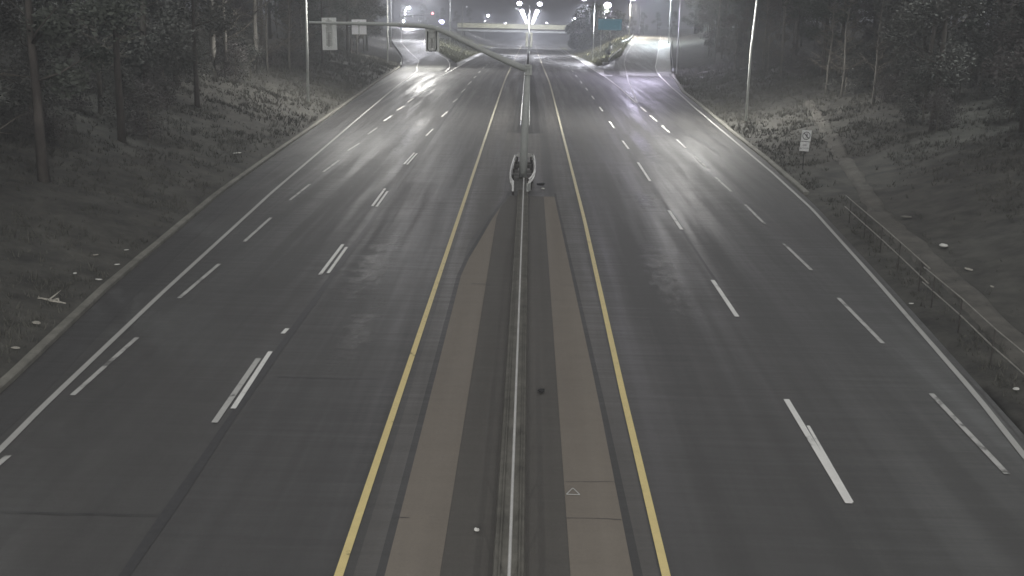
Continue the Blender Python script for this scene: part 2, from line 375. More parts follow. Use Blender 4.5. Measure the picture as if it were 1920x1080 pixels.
# inner shoulders, gutters and the concrete apron of the median
sheet('shoulder', M['asphalt_shoulder'], -40, 120, K(-2.6), lambda Y: lerp([(40, -2.12), (46, -1.5), (50, -1.02)], Y)-.02, .004)
sheet('shoulder', M['asphalt_shoulder'], -40, 120, K(1.45), K(2.32), .004)
gl = lambda Y: lerp([(36, -2.1), (39.3, -1.82), (46, -1.3), (50.5, -.74)], Y)
sheet('gutter', M['asphalt_dark'], -40, 51.5, lambda Y: gl(Y)-.14, gl, .008)
sheet('gutter', M['asphalt_dark'], -40, 51.5, lambda Y: lerp([(15, 1.9), (24, 1.82), (50, 1.4)], Y), lambda Y: lerp([(15, 2.06), (24, 1.95), (50, 1.5)], Y), .008)
sheet('median_apron', M['apron'], -40, 50.6, gl, lambda Y: max(gl(Y)+.005, -1.22), .012)
sheet('median_apron', M['apron'], -40, 50.6, K(.88), lambda Y: lerp([(15, 1.9), (24, 1.82), (50, 1.4)], Y), .012)
sheet('median_strip', M['apron_dark'], -40, 50.6, lambda Y: max(gl(Y)+.006, -1.215), K(.875), .012)
sheet('median_strip', M['asphalt_dark'], 76.5, 330, K(.12), lambda Y: lerp([(77, 1.15), (120, .75), (330, .7)], Y), .006, 6)
sheet('median_strip', M['asphalt_shoulder'], 52, 76, K(-1.0), K(.9), .006, 6)
# resurfaced rectangle and darker strips
sheet('road_patch', M['asphalt_patch'], 4, 24.6, K(-6.1), K(-2.95), .004)
sheet('road_patch', M['asphalt_dark'], -40, 60, lambda Y: lerp(T_oL, Y)+.02, lambda Y: lerp(T_oL, Y)+1.0, .004)
sheet('road_patch', M['asphalt_dark'], 322, 340, K(-12.2), K(-1.4), .004)
sheet('road_patch', M['asphalt_dark'], 322, 340, K(1.2), K(10.6), .004)
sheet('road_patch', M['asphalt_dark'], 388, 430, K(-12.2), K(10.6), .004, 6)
def jitter(x, a, k): return lambda Y: x(Y) + a*noise.noise(Vector((Y*.25, k, 0)))
sL = L_([(8, -6.16), (15, -6.2), (26, -6.36), (61, -6.4), (70, -6.45), (142, -6.65)]); sR = L_([(40, 6.42), (66, 6.52), (130, 6.6)])
sheet('tar_seal', M['seal'], 5, 135, jitter(lambda Y: sL(Y)-.09, .05, 1), jitter(lambda Y: sL(Y)+.1, .05, 2), .008, .7)
sheet('tar_seal', M['seal'], 35, 170, jitter(lambda Y: sR(Y)+.02, .03, 3), jitter(lambda Y: sR(Y)+.13, .03, 4), .008, .7)
# ---------------------------------------------------------------- painted lines
def line(name, m, Y0, Y1, xc, w, dz=.016, step=3):
    return sheet(name, m, Y0, Y1, lambda Y: xc(Y)-w/2, lambda Y: xc(Y)+w/2, dz, step, 1)
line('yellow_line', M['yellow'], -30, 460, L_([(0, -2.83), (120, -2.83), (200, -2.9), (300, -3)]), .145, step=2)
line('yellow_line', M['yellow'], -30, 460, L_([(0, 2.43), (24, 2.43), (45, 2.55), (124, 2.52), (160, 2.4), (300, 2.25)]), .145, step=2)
eL = L_([(0, -9.1), (19.9, -10.42), (22.4, -10.62), (31.7, -11.15), (50, -12.0), (86, -13.2), (115, -14.1), (135.8, -14.75), (150, -15.4), (166, -17.05), (187, -18.9), (205, -22.4), (240, -28.2), (330, -38.5), (400, -45)])
line('edge_line', M['white_edge'], -5, 118, eL, .15, step=1.5); line('edge_line', M['white'], 118, 400, eL, .17, step=1.5)
eR = L_([(0, 8.6), (21, 10.54), (24.6, 10.99), (35.3, 12.03), (49, 13.26), (60, 13.85), (79, 14.55), (100, 15.35), (127, 16.6), (150, 18.2), (165, 19.4), (176.5, 20.5), (200, 23.5), (260, 31.0), (330, 39)])
line('edge_line', M['white_edge'], 0, 128, eR, .15, step=1.5); line('edge_line', M['white'], 128, 330, eR, .17, step=1.5)
line('edge_line', M['white'], 140, 330, L_([(140, -11.03), (180, -11.2), (235, -11.9), (330, -11.9)]), .18)
line('edge_line', M['white'], 150, 330, L_([(150, -11.5), (167, -12.15), (178, -12.9), (190, -14.2), (205, -17.6), (240, -23.2), (330, -30.6)]), .18, dz=.02)
line('edge_line', M['white'], 103, 330, L_([(103, 10.3), (183, 10.28), (242, 10.9), (283, 9.8)]), .16)
line('edge_line', M['white_worn'], 103, 330, L_([(103, 10.42), (135, 12.4), (160, 14.4), (183, 16.0), (200, 17.7), (260, 25.2), (330, 32)]), .16, dz=.02)
def dashes(name, m, lst, w, dz=.016):
    bm = bmesh.new()
    for (x0, y0, x1, y1) in lst:
        a, b = at(x0, y0), at(x1, y1)
        n = 4; prev = None
        for i in range(n+1):
            p = a.lerp(b, i/n); z = zt(p.x, p.y, False) + dz
            l = bm.verts.new((p.x-w/2, p.y, z)); r = bm.verts.new((p.x+w/2, p.y, z))
            if prev: bm.faces.new((prev[0], prev[1], r, l))
            prev = (l, r)
    mb = MB(); mb.bm.free(); mb.bm = bm
    return tag(mb.build(name, m), kind='structure')
dashes('lane_line', M['white'], [(437,768,507,660),(600,516,643,459),(698,387,722,354),(757.5,308.5,777,287),(799,255,812,242),(828,219,839,209.8),(849,192.2,858,185.3),(865,173.5,872.6,166.9),(877,159.3,884,152.8),(888.3,146.6,892.7,143),(897,137,901,133.6),(905,129,908,126.2),(911.5,123,914,121),(917,118.5,919,117),(530,627,539,617)], .12)
dashes('lane_line', M['white_worn'], [(402,794,485,673)], .14)
dashes('lane_line', M['white'], [(615,513,650,464),(706,388,727,359),(763,309,782,288)], .11)
dashes('lane_line', M['white_worn'], [(136,743,257,634),(336,560,411,496),(458,454,508,409),(543,376,581,346),(606,323,635,301.5),(652,283,674,269),(690,252,707,240),(-80,940,16,856)], .13)
dashes('lane_line', M['white'], [(720,227,735,217),(744,207,758.5,199),(764.4,192,775.7,184.4),(783,178.5,792.6,172),(798.5,167.5,805,163)], .15)
dashes('lane_line', M['white'], [(1592,945,1474,750),(1382,595,1336,526),(1278,431,1254,395),(1219,340,1196,305),(1178.5,279.5,1167,264),(1152,241,1143,228),(1130,209,1124,201),(1114,186.5,1109.5,180),(1102,170,1098,165),(1091,157,1088,152),(1082,144.5,1079,141),(1074.5,135,1072,132),(1067,126,1065,124)], .14)
dashes('lane_line', M['white_worn'], [(1888,890,1746,740),(1655,645,1572,560),(1521,507,1470,458),(1434,421,1397,384),(1371,359.5,1342,333),(1323.5,313.5,1302,292.5)], .13)
dashes('lane_line', M['white'], [(1286,278,1268.5,262),(1255,249,1241,236),(1232,228,1218.5,216.4),(1211.7,210,1200.7,200.7)], .15)
dashes('lane_line', M['white'], [(1597,944,1515,800)], .07, .02)
# faint worn ramp lane lines and a chalk triangle on the apron
dashes('chalk_mark', M['white_worn'], [(1062,929,1074,918),(1074,918,1087,931)], .025, .024)
tri = MB(); a, b = at(1062, 930), at(1087, 931); z = prof(a.y)
tri.box(((a.x+b.x)/2, (a.y+b.y)/2, z+.024), (b.x-a.x, .03, .002)); tag(tri.build('chalk_mark', M['white_worn']), kind='structure')
# cracks across the apron slabs and the carriageway
def crack(pts, w, dz):
    P = [at(*p) for p in pts]; bm = bmesh.new(); pr = None
    Q = []
    for a, b in zip(P, P[1:]):
        n = max(2, int((b-a).length/.25))
        for i in range(n): Q.append(a.lerp(b, i/n))
    Q.append(P[-1])
    for i, p in enumerate(Q):
        x = p.x; y = p.y + .05*noise.noise(Vector((p.x*2.1, p.y, 5))); ww = w*(.6+.8*random.random())
        z = zt(x, y, False)+dz; v = (bm.verts.new((x, y-ww/2, z)), bm.verts.new((x, y+ww/2, z)))
        if pr: bm.faces.new((pr[0], v[0], v[1], pr[1]))
        pr = v
    mb = MB(); mb.bm.free(); mb.bm = bm; tag(mb.build('surface_crack', M['seal']), kind='structure')
for pts, w in ([[(884,533),(926,535)], .05], [[(1050,535),(1075,536)], .03], [[(735,973),(768,973)], .02], [[(1060,975),(1165,978)], .015], [[(0,962),(110,966),(300,968)], .025],
               [[(520,707),(640,712),(735,710)], .03], [[(1060,905),(1160,906)], .012], [[(1300,393),(1330,394)], .05], [[(545,290),(578,292)], .05], [[(722,211),(752,212)], .12], [[(400,543),(620,543)], .02]):
    crack(pts, w, .02)
# ---------------------------------------------------------------- kerbs
def kerb(tab, side, Y0, Y1, w, h, m=M['kerb']):
    mb = MB(); path = [(tab(Y), Y, prof(Y)+(lerp(T_zL if side < 0 else T_zR, Y))) for Y in frange(Y0, Y1, 2)]
    mb.profile(path, [(side*0, -.1), (side*0, h-.03), (side*.03, h), (side*w, h), (side*w, -.1)])
    tag(mb.build('kerb', m), kind='structure')
kerb(L_(T_oL), -1, -20, 166, .26, .14)
kerb(L_(T_oR), 1, 53, 180, .28, .14)
# ---------------------------------------------------------------- paths on the right bank
def ribbon(name, m, Lp, Rp, dz, n=14, kind='structure'):
    bm = bmesh.new(); rows = []
    L3, R3 = [at(*p) for p in Lp], [at(*p) for p in Rp]
    def samp(P, t):
        t *= len(P)-1; i = min(int(t), len(P)-2); return P[i].lerp(P[i+1], t-i)
    k = (len(Lp)-1)*n
    for j in range(k+1):
        a, b = samp(L3, j/k), samp(R3, j/k); row = []
        for i in range(7):
            p = a.lerp(b, i/6); e_ = (.0 if i in (0, 6) else 1)
            x = p.x + (1-e_)*.25*noise.noise(Vector((p.x, p.y*.9, i)))
            row.append(bm.verts.new((x, p.y, gz(x, p.y) + dz - (1-e_)*.2)))
        rows.append(row)
    for a, b in zip(rows, rows[1:]):
        for i in range(6): bm.faces.new((a[i], a[i+1], b[i+1], b[i]))
    mb = MB(); mb.bm.free(); mb.bm = bm
    return tag(mb.build(name, m, smooth=True), kind=kind)
def gz(X, Y):
    """ground height with the same lumps as the ground mesh"""
    z = zt(X, Y); oL, oR = lerp(T_oL, Y), lerp(T_oR, Y)
    s = max(oL-X, X-oR)
    if s > 0: z += noise.noise(Vector((X*.35, Y*.35, 0)))*min(.35, .08*s) + noise.noise(Vector((X*.06, Y*.06, 3)))*min(1.2, .05*s)
    return z
ribbon('path', M['path'], [(1503,185),(1528,235),(1556,285),(1590,335),(1614,378),(1640,425),(1700,480),(1760,535),(1830,610),(1920,700),(2010,790)],
       [(1522,185),(1552,225),(1592,285),(1632,345),(1660,388),(1690,422),(1740,464),(1810,525),(1870,580),(1960,660),(2060,750)], .12)
# ---------------------------------------------------------------- woods
def crown_mesh(rad, hgt, nleaf, leaf, seed, lobes=16):
    rnd = random.Random(seed); bm = bmesh.new()
    L = []
    for i in range(lobes):
        a = rnd.uniform(0, 6.28); t = rnd.random(); rr = rad*(.25+.65*rnd.random())*math.sin(math.pi*(.18+.72*t))
        L.append((Vector((math.cos(a)*rr, math.sin(a)*rr, hgt*(t-.5))), rnd.uniform(.22, .45)*rad))
    for i in range(nleaf):
        c, r = L[rnd.randrange(lobes)]
        d = Vector((rnd.gauss(0, 1), rnd.gauss(0, 1), rnd.gauss(0, .7))).normalized()*r*(rnd.random()**.45)
        p = c + d; s = leaf*rnd.uniform(.5, 1.3)
        u = Vector((rnd.gauss(0, 1), rnd.gauss(0, 1), rnd.gauss(0, .5))).normalized(); v = u.cross(Vector((rnd.gauss(0, 1), rnd.gauss(0, 1), rnd.gauss(0, 1)))).normalized()
        vs = [bm.verts.new(p + u*s*a_ + v*s*.55*b_) for a_, b_ in ((-1, 0), (-.1, -1), (1, 0), (.1, 1))]
        bm.faces.new(vs)
    return bm
def make_tree(kind, h, rad, trunk_r, crown_h, nleaf, leaf, lm, bkm, seed, nb=9):
    rnd = random.Random(seed*3+1)
    root = empty(kind, (0, 0, 0))
    mb = MB(); base = h - crown_h; lean = (rnd.uniform(-.03, .03), rnd.uniform(-.03, .03))
    pts = [(lean[0]*t*h + rnd.uniform(-.05, .05), lean[1]*t*h + rnd.uniform(-.05, .05), t*h*.92 - .3*(t == 0)) for t in (0, .15, .3, .5, .7, .85, 1)]
    mb.tube(pts, [trunk_r*k for k in (1.25, 1, .9, .72, .5, .32, .1)], 8)
    for i in range(nb):
        t = rnd.uniform(.28, .9); z = t*h*.92; a = rnd.uniform(0, 6.28); ln = rad*rnd.uniform(.5, 1)*(1.1-t*.5)
        x0, y0 = lean[0]*z, lean[1]*z
        mb.tube([(x0, y0, z), (x0+math.cos(a)*ln*.5, y0+math.sin(a)*ln*.5, z+ln*.18), (x0+math.cos(a+.2)*ln, y0+math.sin(a+.2)*ln, z+ln*.5)], [trunk_r*.32, trunk_r*.2, .012], 5)
    mb.build('trunk', bkm, root, True)
    c = MB(); c.bm.free(); c.bm = crown_mesh(rad, crown_h, nleaf, leaf, seed)
    for v in c.bm.verts: v.co.z += base + crown_h*.5
    c.build('crown', lm, root)
    return root
def make_bare(h, r, seed):
    rnd = random.Random(seed); root = empty('bare_tree', (0, 0, 0)); mb = MB()
    mb.tube([(0, 0, -.3), (.05, 0, h*.3), (-.05, .1, h*.65), (.1, 0, h)], [r*1.2, r, r*.6, .02], 7)
    mb.build('trunk', M['bark_pale'], root, True)
    tw = MB()
    for i in range(34):
        t = rnd.uniform(.2, .97); z = t*h; a = rnd.uniform(0, 6.28); ln = h*.3*(1.15-t)*rnd.uniform(.5, 1.2)
        p0 = Vector((0, 0, z)); p1 = p0 + Vector((math.cos(a), math.sin(a), .5))*ln*.5; p2 = p1 + Vector((math.cos(a+.4), math.sin(a+.4), .7))*ln*.5
        tw.tube([p0, p1, p2], [r*.3, r*.16, .01], 4)
        for q in range(5):
            s_0 = p0.lerp(p2, rnd.uniform(.3, 1)); b = a + rnd.uniform(-1.3, 1.3)
            tw.tube([s_0, s_0 + Vector((math.cos(b), math.sin(b), rnd.uniform(-.2, .7)))*ln*.4], [.02, .006], 3)
    tw.build('branches', M['twig'], root)
    return root
PROTO = []
for i, (k, h, rad, tr, ch, nl, lf, lm, bk) in enumerate([
    ('leafy_tree', 13, 3.6, .2, 9, 8000, .12, 'leaf1', 'bark'), ('leafy_tree', 11, 3.2, .17, 8, 7500, .11, 'leaf2', 'bark'),
    ('pine_tree', 16, 3.0, .2, 9, 7500, .12, 'leaf1', 'bark_pale'), ('leafy_tree', 9, 3.0, .13, 7.2, 7000, .1, 'leaf3', 'bark_pale'),
    ('leafy_tree', 12, 3.8, .2, 10, 9000, .12, 'leaf2', 'bark')]):
    PROTO.append(make_tree(k, h, rad, tr, ch, nl, lf, M[lm], M[bk], 11+i))
BUSHY = make_tree('leafy_tree', 9, 4.2, .16, 8.6, 5200, .3, M['leaf4'], M['bark'], 61)
BARE = [make_bare(9, .13, 5), make_bare(7, .09, 6)]
SHRUB = make_tree('shrub', 3.4, 1.9, .05, 3.2, 2600, .08, M['leaf2'], M['twig'], 40, 5)
SHRUB2 = make_tree('shrub', 2.4, 1.6, .04, 2.3, 2200, .07, M['leaf3'], M['twig'], 41, 5)
used = set()
def plant(proto, X, Y, sc, label, cat, group=None, rz=None, sink=0):
    o = proto if proto not in used else copy_tree(proto)
    used.add(proto)
    o.location = (X, Y, gz(X, Y)-sink); o.rotation_euler = (0, 0, random.uniform(0, 6.28) if rz is None else rz); o.scale = (sc, sc, sc*random.uniform(.92, 1.1))
    tag(o, label, cat, group); return o
def woods(side):
    nm = 'left' if side < 0 else 'right'
    Y = 22.0
    while Y < 330:
        step = 5.5 if Y < 110 else 8 if Y < 200 else 13
        edge = lerp(T_oL, Y) if side < 0 else lerp(T_oR, Y)
        near = (6.6 if Y < 60 else 8 if Y < 120 else 7) if side < 0 else (13 if Y < 60 else 11 if Y < 120 else 8)
        for k, d in enumerate((near, near+6, near+13, near+22)):
            if k == 3 and Y > 200: continue
            dd = d + random.uniform(-1.6, 1.8); y = Y + random.uniform(-2, 2) + k*1.7
            X = edge + side*dd
            r = random.random()
            if k == 0 and r < .45:
                plant(random.choice(BARE), X, y, random.uniform(.8, 1.15), 'thin bare tree at the front of the hazy wood on the %s bank' % nm, 'tree', 'bare trees along the %s wood edge' % nm)
            else:
                p = random.choice(PROTO)
                mid = {'pine_tree': 'tall straight tree with a high crown', 'leafy_tree': 'broad leafy tree with a grey trunk'}[p.name.split('.')[0]]
                plant(p, X, y, random.uniform(.8, 1.15), '%s in the hazy wood on the %s bank' % (mid, nm), 'tree', '%ss in the %s wood' % (p.name.split('.')[0].replace('_', ' '), nm))
        if Y < 150:
            for q in range(2):
                X = edge + side*(near + random.uniform(-1.2, 5)); y = Y + random.uniform(-3, 3)
                plant(random.choice([SHRUB, SHRUB2]), X, y, random.uniform(.7, 1.2), 'low scrubby bush among the trunks of the %s wood' % nm, 'bush', 'bushes under the %s wood' % nm)
        Y += step
woods(-1); woods(1)
# a wedge of bushy trees beside the right ramp, in front of the bridge end
for x_, Y_, sc in ((1090, 305, 1.12), (1107, 292, 1.08), (1126, 285, 1.0), (1112, 318, 1.1), (1148, 296, .78), (1083, 330, 1.0), (1160, 300, .6)):
    X_ = (x_-993)/F*Y_
    plant(BUSHY, X_, Y_, sc, 'bushy dark green tree in the clump between the overpass end and the teal sign', 'tree', 'clump of trees by the right ramp')
for x_, Y_, sc in ((765, 430, .8), (800, 450, .75), (832, 470, .8), (860, 480, .7), (884, 500, .75), (1200, 380, .55), (1225, 395, .6), (1255, 370, .6), (1180, 400, .55)):
    sd = 'left' if x_ < 993 else 'right'
    plant(PROTO[random.choice((0, 1, 4))], (x_-993)/F*Y_, Y_, sc, 'distant low dark tree on the skyline above the %s ramp' % sd, 'tree', 'distant trees above the %s ramp' % sd)
cone = make_tree('conifer', 4.2, 1.0, .09, 3.9, 1600, .12, M['leaf1'], M['bark'], 77, 3)
for ch in cone.children:
    if ch.name.startswith('crown'):
        for v in ch.data.vertices:
            k = max(.12, 1.15 - v.co.z/4.2); v.co.x *= k; v.co.y *= k
used.add(cone); X_ = (1139-993)/F*212; cone.location = (X_, 212, gz(X_, 212)); tag(cone, 'small dark cone shaped evergreen just behind the crash cushion at the right fork', 'tree')
# rough grass, weeds and dead stalks over both banks
def weeds():
    rnd = random.Random(3); bm = bmesh.new()
    for side, n in ((-1, 24000), (1, 24000)):
        for i in range(n):
            Y = 18 + 150*rnd.random()**1.5; edge = lerp(T_oL, Y) if side < 0 else lerp(T_oR, Y)
            s = rnd.uniform(.35, 15)
            if side > 0 and Y < 62 and 1.6 < s < 6.0 and rnd.random() < .93: continue
            X = edge + side*s
            if noise.noise(Vector((X*.3, Y*.3, 9))) < -.12 and rnd.random() < .8: continue
            z = gz(X, Y)-.03; h = rnd.uniform(.05, .2)*(1+Y/90); w = .012*(1+Y/35)
            for k in range(3):
                a = rnd.uniform(0, 6.28); l = Vector((math.cos(a), math.sin(a), 0)); t = Vector((rnd.uniform(-.6, .6)*h, rnd.uniform(-.6, .6)*h, h))
                b = Vector((X+rnd.uniform(-.1, .1), Y+rnd.uniform(-.1, .1), z))
                bm.faces.new([bm.verts.new(b-l*w), bm.verts.new(b+l*w), bm.verts.new(b+t)])
    mb = MB(); mb.bm.free(); mb.bm = bm
    o = mb.build('grass', mat('dry_weeds', (.085, .083, .072), .9, var=.3, scale=.5, col2=(.12, .118, .1))); tag(o, 'dry weeds and short rough grass over both banks', 'grass', kind='stuff')
weeds()
def wedge_grass():
    rnd = random.Random(5); bm = bmesh.new()
    for side in (-1, 1):
        for i in range(2600):
            Y = rnd.uniform(192, 330)
            a, b = (lerp(T_rL, Y), lerp(T_mL, Y)) if side < 0 else (lerp(T_mR, Y), lerp(T_rR, Y))
            if b-a < .6: continue
            X = rnd.uniform(a+.2, b-.2); z = zt(X, Y)-.02; h = rnd.uniform(.2, .5)
            for k in range(2):
                an = rnd.uniform(0, 6.28); l = Vector((math.cos(an), math.sin(an), 0))*.14
                p = Vector((X, Y, z)); bm.faces.new([bm.verts.new(p-l), bm.verts.new(p+l), bm.verts.new(p+Vector((rnd.uniform(-.2, .2), rnd.uniform(-.2, .2), h)))])
    mb = MB(); mb.bm.free(); mb.bm = bm
    tag(mb.build('grass', M['grass_green']), 'yellow green grass on the wedges between the main road and the ramps', 'grass', kind='stuff')
wedge_grass()
# ---------------------------------------------------------------- street lamps
def lamp_light(pos, power, col, parent, radius=.25, spot=None, aim=0):
    l = bpy.data.lights.new('lamp_light', 'SPOT' if spot else 'POINT'); l.energy = power*LP; l.color = col; l.shadow_soft_size = radius
    if spot: l.spot_size = math.radians(spot); l.spot_blend = 1
    o = bpy.data.objects.new('lamp_light', l); COL.objects.link(o); o.parent = parent; o.location = pos; o.rotation_euler = (aim, 0, 0)
    return o
COLD = (.9, .9, 1); WHITE = (1, .98, .93); VIOLET = (.8, .74, 1); WARM = (1, .9, .74)
def street_lamp(base, top_z, arm, label, power=0, col=COLD, lm='lamp_cold', head=.3, r=.11, group=None, double=False, heads=(1, 1), spot=None, tilt=0, lens=None, foot=True, aim=0):
    """base: Vector on the ground; arm: signed reach in X; lamp hangs at base.x+arm"""
    root = empty('street_lamp', base); H = top_z - base.z
    mb = MB(); mb.tube([(0, 0, -.4), (0, 0, H*.5), (tilt, 0, H)], [r*1.25, r, r*.6], 8); mb.build('pole', M['galv_dull'], root, True)
    if foot:
        f = MB(); f.tube([(0, 0, -.5), (0, 0, .12)], r*2.6, 10); f.box((0, 0, .14), (r*3.6, r*3.6, .04)); f.build('base', M['plinth'], root)
    for k, s in enumerate((1, -1) if double else (1,)):
        a = arm*s
        ar = MB(); ar.tube([(tilt, 0, H-.15), (tilt+a*.35, 0, H+.25), (tilt+a*.75, 0, H+.42), (tilt+a, 0, H+.42)], [r*.5, r*.42, r*.36, r*.3], 6); ar.build('arm', M['galv_dull'], root, True)
        hd = MB(); hd.box((tilt+a, 0, H+.44), (.75 if abs(a) > .1 else .4, .36, .16), bevel=.05); h_ = hd.build('luminaire', M['galv_dull'], root)
        le = MB(); le.ball((tilt+a, -.05, H+.3), lens or head, (1, 1, .8)); le.build('lamp', M[lm], h_, True)
        if power:
            lamp_light((tilt+a, -.05, H+.3-(lens or head)-.12), power*heads[k], col, root, .2, spot, aim)
    tag(root, label, 'street lamp', group)
    return root
b = at(578, 196); street_lamp(Vector((b.x, b.y, gz(b.x, b.y))), gz(b.x, b.y)+13, 4.6, 'tall slim street lamp pole on the left bank behind the tip of the long arm', 12500, WHITE, r=.1, spot=165, aim=math.radians(0))
LB = b
b = at(1398, 231); street_lamp(Vector((b.x, b.y, gz(b.x, b.y))), gz(b.x, b.y)+11.5, -4.8, 'slim street lamp pole with a square foot on the right bank, above the ban sign', 15000, WHITE, r=.09, spot=165, tilt=.28, aim=math.radians(0))
RB = b
b = at(727, 119); street_lamp(Vector((b.x, b.y, gz(b.x, b.y))), gz(b.x, b.y)+12, 5, 'thin street lamp pole at the dark wood edge beside the left guardrail end', 20000, WHITE, r=.09, spot=155, aim=math.radians(-18))
b = at(1268, 141); street_lamp(Vector((b.x, b.y, gz(b.x, b.y))), gz(b.x, b.y)+12, -5.2, 'thin street lamp pole on the grass beside the right ramp guardrail', 19000, VIOLET, r=.09, spot=155, aim=math.radians(-14))
for x_, Y_, tp, arm, lab, pw, col, lm, ls in (
    (848, 250, 17.5, -5, 'bright thin pole with curved foot between the left ramp and main road', 34000, COLD, 'lamp_cold', .3),
    (870, 305, 19, -4.5, 'dull thin pole on the grass wedge, right of the brighter one', 0, COLD, 'lamp_dim', .25),
    (740, 215, 17, 5, 'faint pole at the wood edge beyond the left guardrail', 15000, COLD, 'lamp_cold', .3),
    (1110, 214, 14.9, -2.1, 'street lamp glaring at the top of the picture above the bushy clump', 30000, COLD, 'lamp_cold', .6),
    (1128, 284, 15.3, .7, 'large glaring street lamp just above the teal road sign', 12000, VIOLET, 'lamp_cold', .95),
    (1174, 262, 16.6, .6, 'street lamp at the top edge, pole rising left of the right ramp crest', 30000, WARM, 'lamp_cold', .75),
    (1192, 285, 20, 3, 'faint pole rising behind the right ramp crest', 0, COLD, 'lamp_dim', .2),
    (1247, 240, 18.5, -3, 'street lamp with a hazy teal glow above the right ramp', 36000, (.85, .95, 1), 'lamp_cold', .4)):
    X = (x_-993)/F*Y_; z = gz(X, Y_)
    street_lamp(Vector((X, Y_, z)), tp, arm, lab, pw, col, lm, head=ls, r=.085, spot=165)
for i, Y_ in enumerate((265, 362, 428, 510, 610, 740, 930)):
    street_lamp(Vector((-.15, Y_, prof(Y_))), 14.7 + (.0 if i else .1), 2.45, 'twin armed lamp on the median, %s' % ('nearest of the row, its pole clear against the sky' if i == 0 else 'in the glowing line over the overpass'),
        (22000, 44000, 20000, 16000, 30000, 0, 0)[i], COLD, 'lamp_warm' if i in (5,) else 'lamp_cold', head=.6+.0009*(Y_-265), r=.12, double=True, group=None if i == 0 else 'twin lamps along the median', heads=(1, 1), spot=165, aim=math.radians(38) if i == 1 else 0)
for x_, row, Y_, sz, lm, lab in (
    (767, 14, 400, .5, 'lamp_cold', 'round white lamp high above the left ramp signals'),
    (757, 39, 420, .5, 'lamp_cold', 'white lamp behind the foot of the small left signal arm'),
    (828, 41, 640, 1.6, 'lamp_blue', 'large violet blue glaring lamp right of the left ramp'),
    (875, 13, 470, .35, 'lamp_dim', 'small dim lamp beside the dull thin pole'),
    (915, 29, 480, .62, 'lamp_cold', 'single arm lamp on a thin pole above the left end of the overpass'),
    (948, 44, 800, .95, 'lamp_cold', 'white lamp sitting just above the left overpass parapet'),
    (1025, 43, 800, .85, 'lamp_cold', 'white lamp just above the right overpass parapet'),
    (1079, 33, 470, .7, 'lamp_cold', 'white lamp at the left shoulder of the bushy clump'),
    (924, 42, 900, .5, 'lamp_dim', 'faint lamp far behind the left half of the overpass'),
    (964, 47, 950, .5, 'lamp_cold', 'tiny lamp on the parapet line left of the median lamps'),
    (1018, 49, 950, .5, 'lamp_cold', 'tiny lamp on the parapet line right of the median lamps'),
    (1178, 50, 420, .45, 'lamp_dim', 'small dim lamp behind the right ramp crest, upper guardrail end'),
    (1199, 52, 430, .35, 'lamp_dim', 'tiny dim lamp above the right ramp crest')):
    P = atY(x_, row, Y_); g = gz(P.x, Y_)
    street_lamp(Vector((P.x-1.5, Y_, g)), P.z-.3, 1.5, lab, {767: 36000, 757: 12000, 915: 20000, 1079: 20000}.get(x_, 0), COLD, lm, head=sz, r=.09, foot=False)
for sd, X_, Y_, pw in ((-1, -31, 58, 3500), (1, 33, 64, 5500)):  # lamps added out of view to brighten the woods and mast
    z = gz(X_, Y_)
    street_lamp(Vector((X_, Y_, z)), z+16, -sd*2.2, '%s hand unseen lamp added to light the wood, up on the bank among the trees' % ('left' if sd < 0 else 'right'), pw, (.93, 1, .97), r=.12, spot=172)
for sd in (-1, 1):  # added behind the camera as fill for mast, signs and woods
    street_lamp(Vector((sd*17, -42, 0)), 17, -sd*4, '%s hand fill lamp added unseen behind the camera, over the tunnel mouth' % ('left' if sd < 0 else 'right'), 48000, (1, .99, .95), r=.14, spot=172, aim=math.radians(40))
# ---------------------------------------------------------------- signal mast with its long curved arm
MY = 56.2
root = empty('signal_mast', (-.16, MY, prof(MY))); bz = prof(MY)
tag(root, 'grey steel mast on the median with a long bent arm reaching left over the lanes', 'signal mast')
def loc(px, row, Y=MY): return atY(px, row, Y) - root.location
topm = loc(990, 124)
mb = MB(); mb.tube([(0, 0, 0), (topm.x*.5, 0, topm.z*.5), (topm.x, 0, topm.z)], [.215, .18, .14], 16); mb.build('mast', M['galv_dull'], root, True)
mb = MB(); mb.tube([(topm.x, 0, topm.z-.01), (topm.x, 0, topm.z+.05), (topm.x, 0, topm.z+.09)], [.165, .165, .05], 16); mb.build('cap', M['galv_dull'], root, True)
mb = MB(); mb.box((0, 0, .03), (.62, .62, .05)); mb.tube([(0, 0, -.3), (0, 0, .0)], .42, 16); mb.build('base_plate', M['plinth'], root)
for sx_, sy_ in ((1, 1), (1, -1), (-1, 1), (-1, -1)):
    mb = MB(); mb.tube([(sx_*.25, sy_*.25, .05), (sx_*.25, sy_*.25, .13)], .03, 6); mb.build('anchor_bolt', M['rust_and_shade'], root)
pts = [loc(988, 130), loc(960, 119), loc(920, 101), loc(880, 81.5), loc(850, 67.5), loc(828, 57.5), loc(812, 51.8), loc(797, 49.2), loc(775, 47.5), loc(720, 45.2), loc(660, 43.8), loc(610, 43), loc(579, 42)]
mb = MB(); mb.tube(pts, [.165, .155, .145, .135, .125, .118, .112, .108, .103, .092, .08, .068, .06], 12); arm_o = mb.build('mast_arm', M['galv_dull'], root, True)
mb = MB(); q = loc(990, 131); mb.box((q.x+.15, 0, q.z), (.12, .3, .5)); mb.box((q.x, -.0, q.z+.1), (.42, .38, .06)); mb.box((q.x, 0, q.z-.22), (.42, .38, .06)); mb.build('arm_bracket', M['galv_dull'], root)
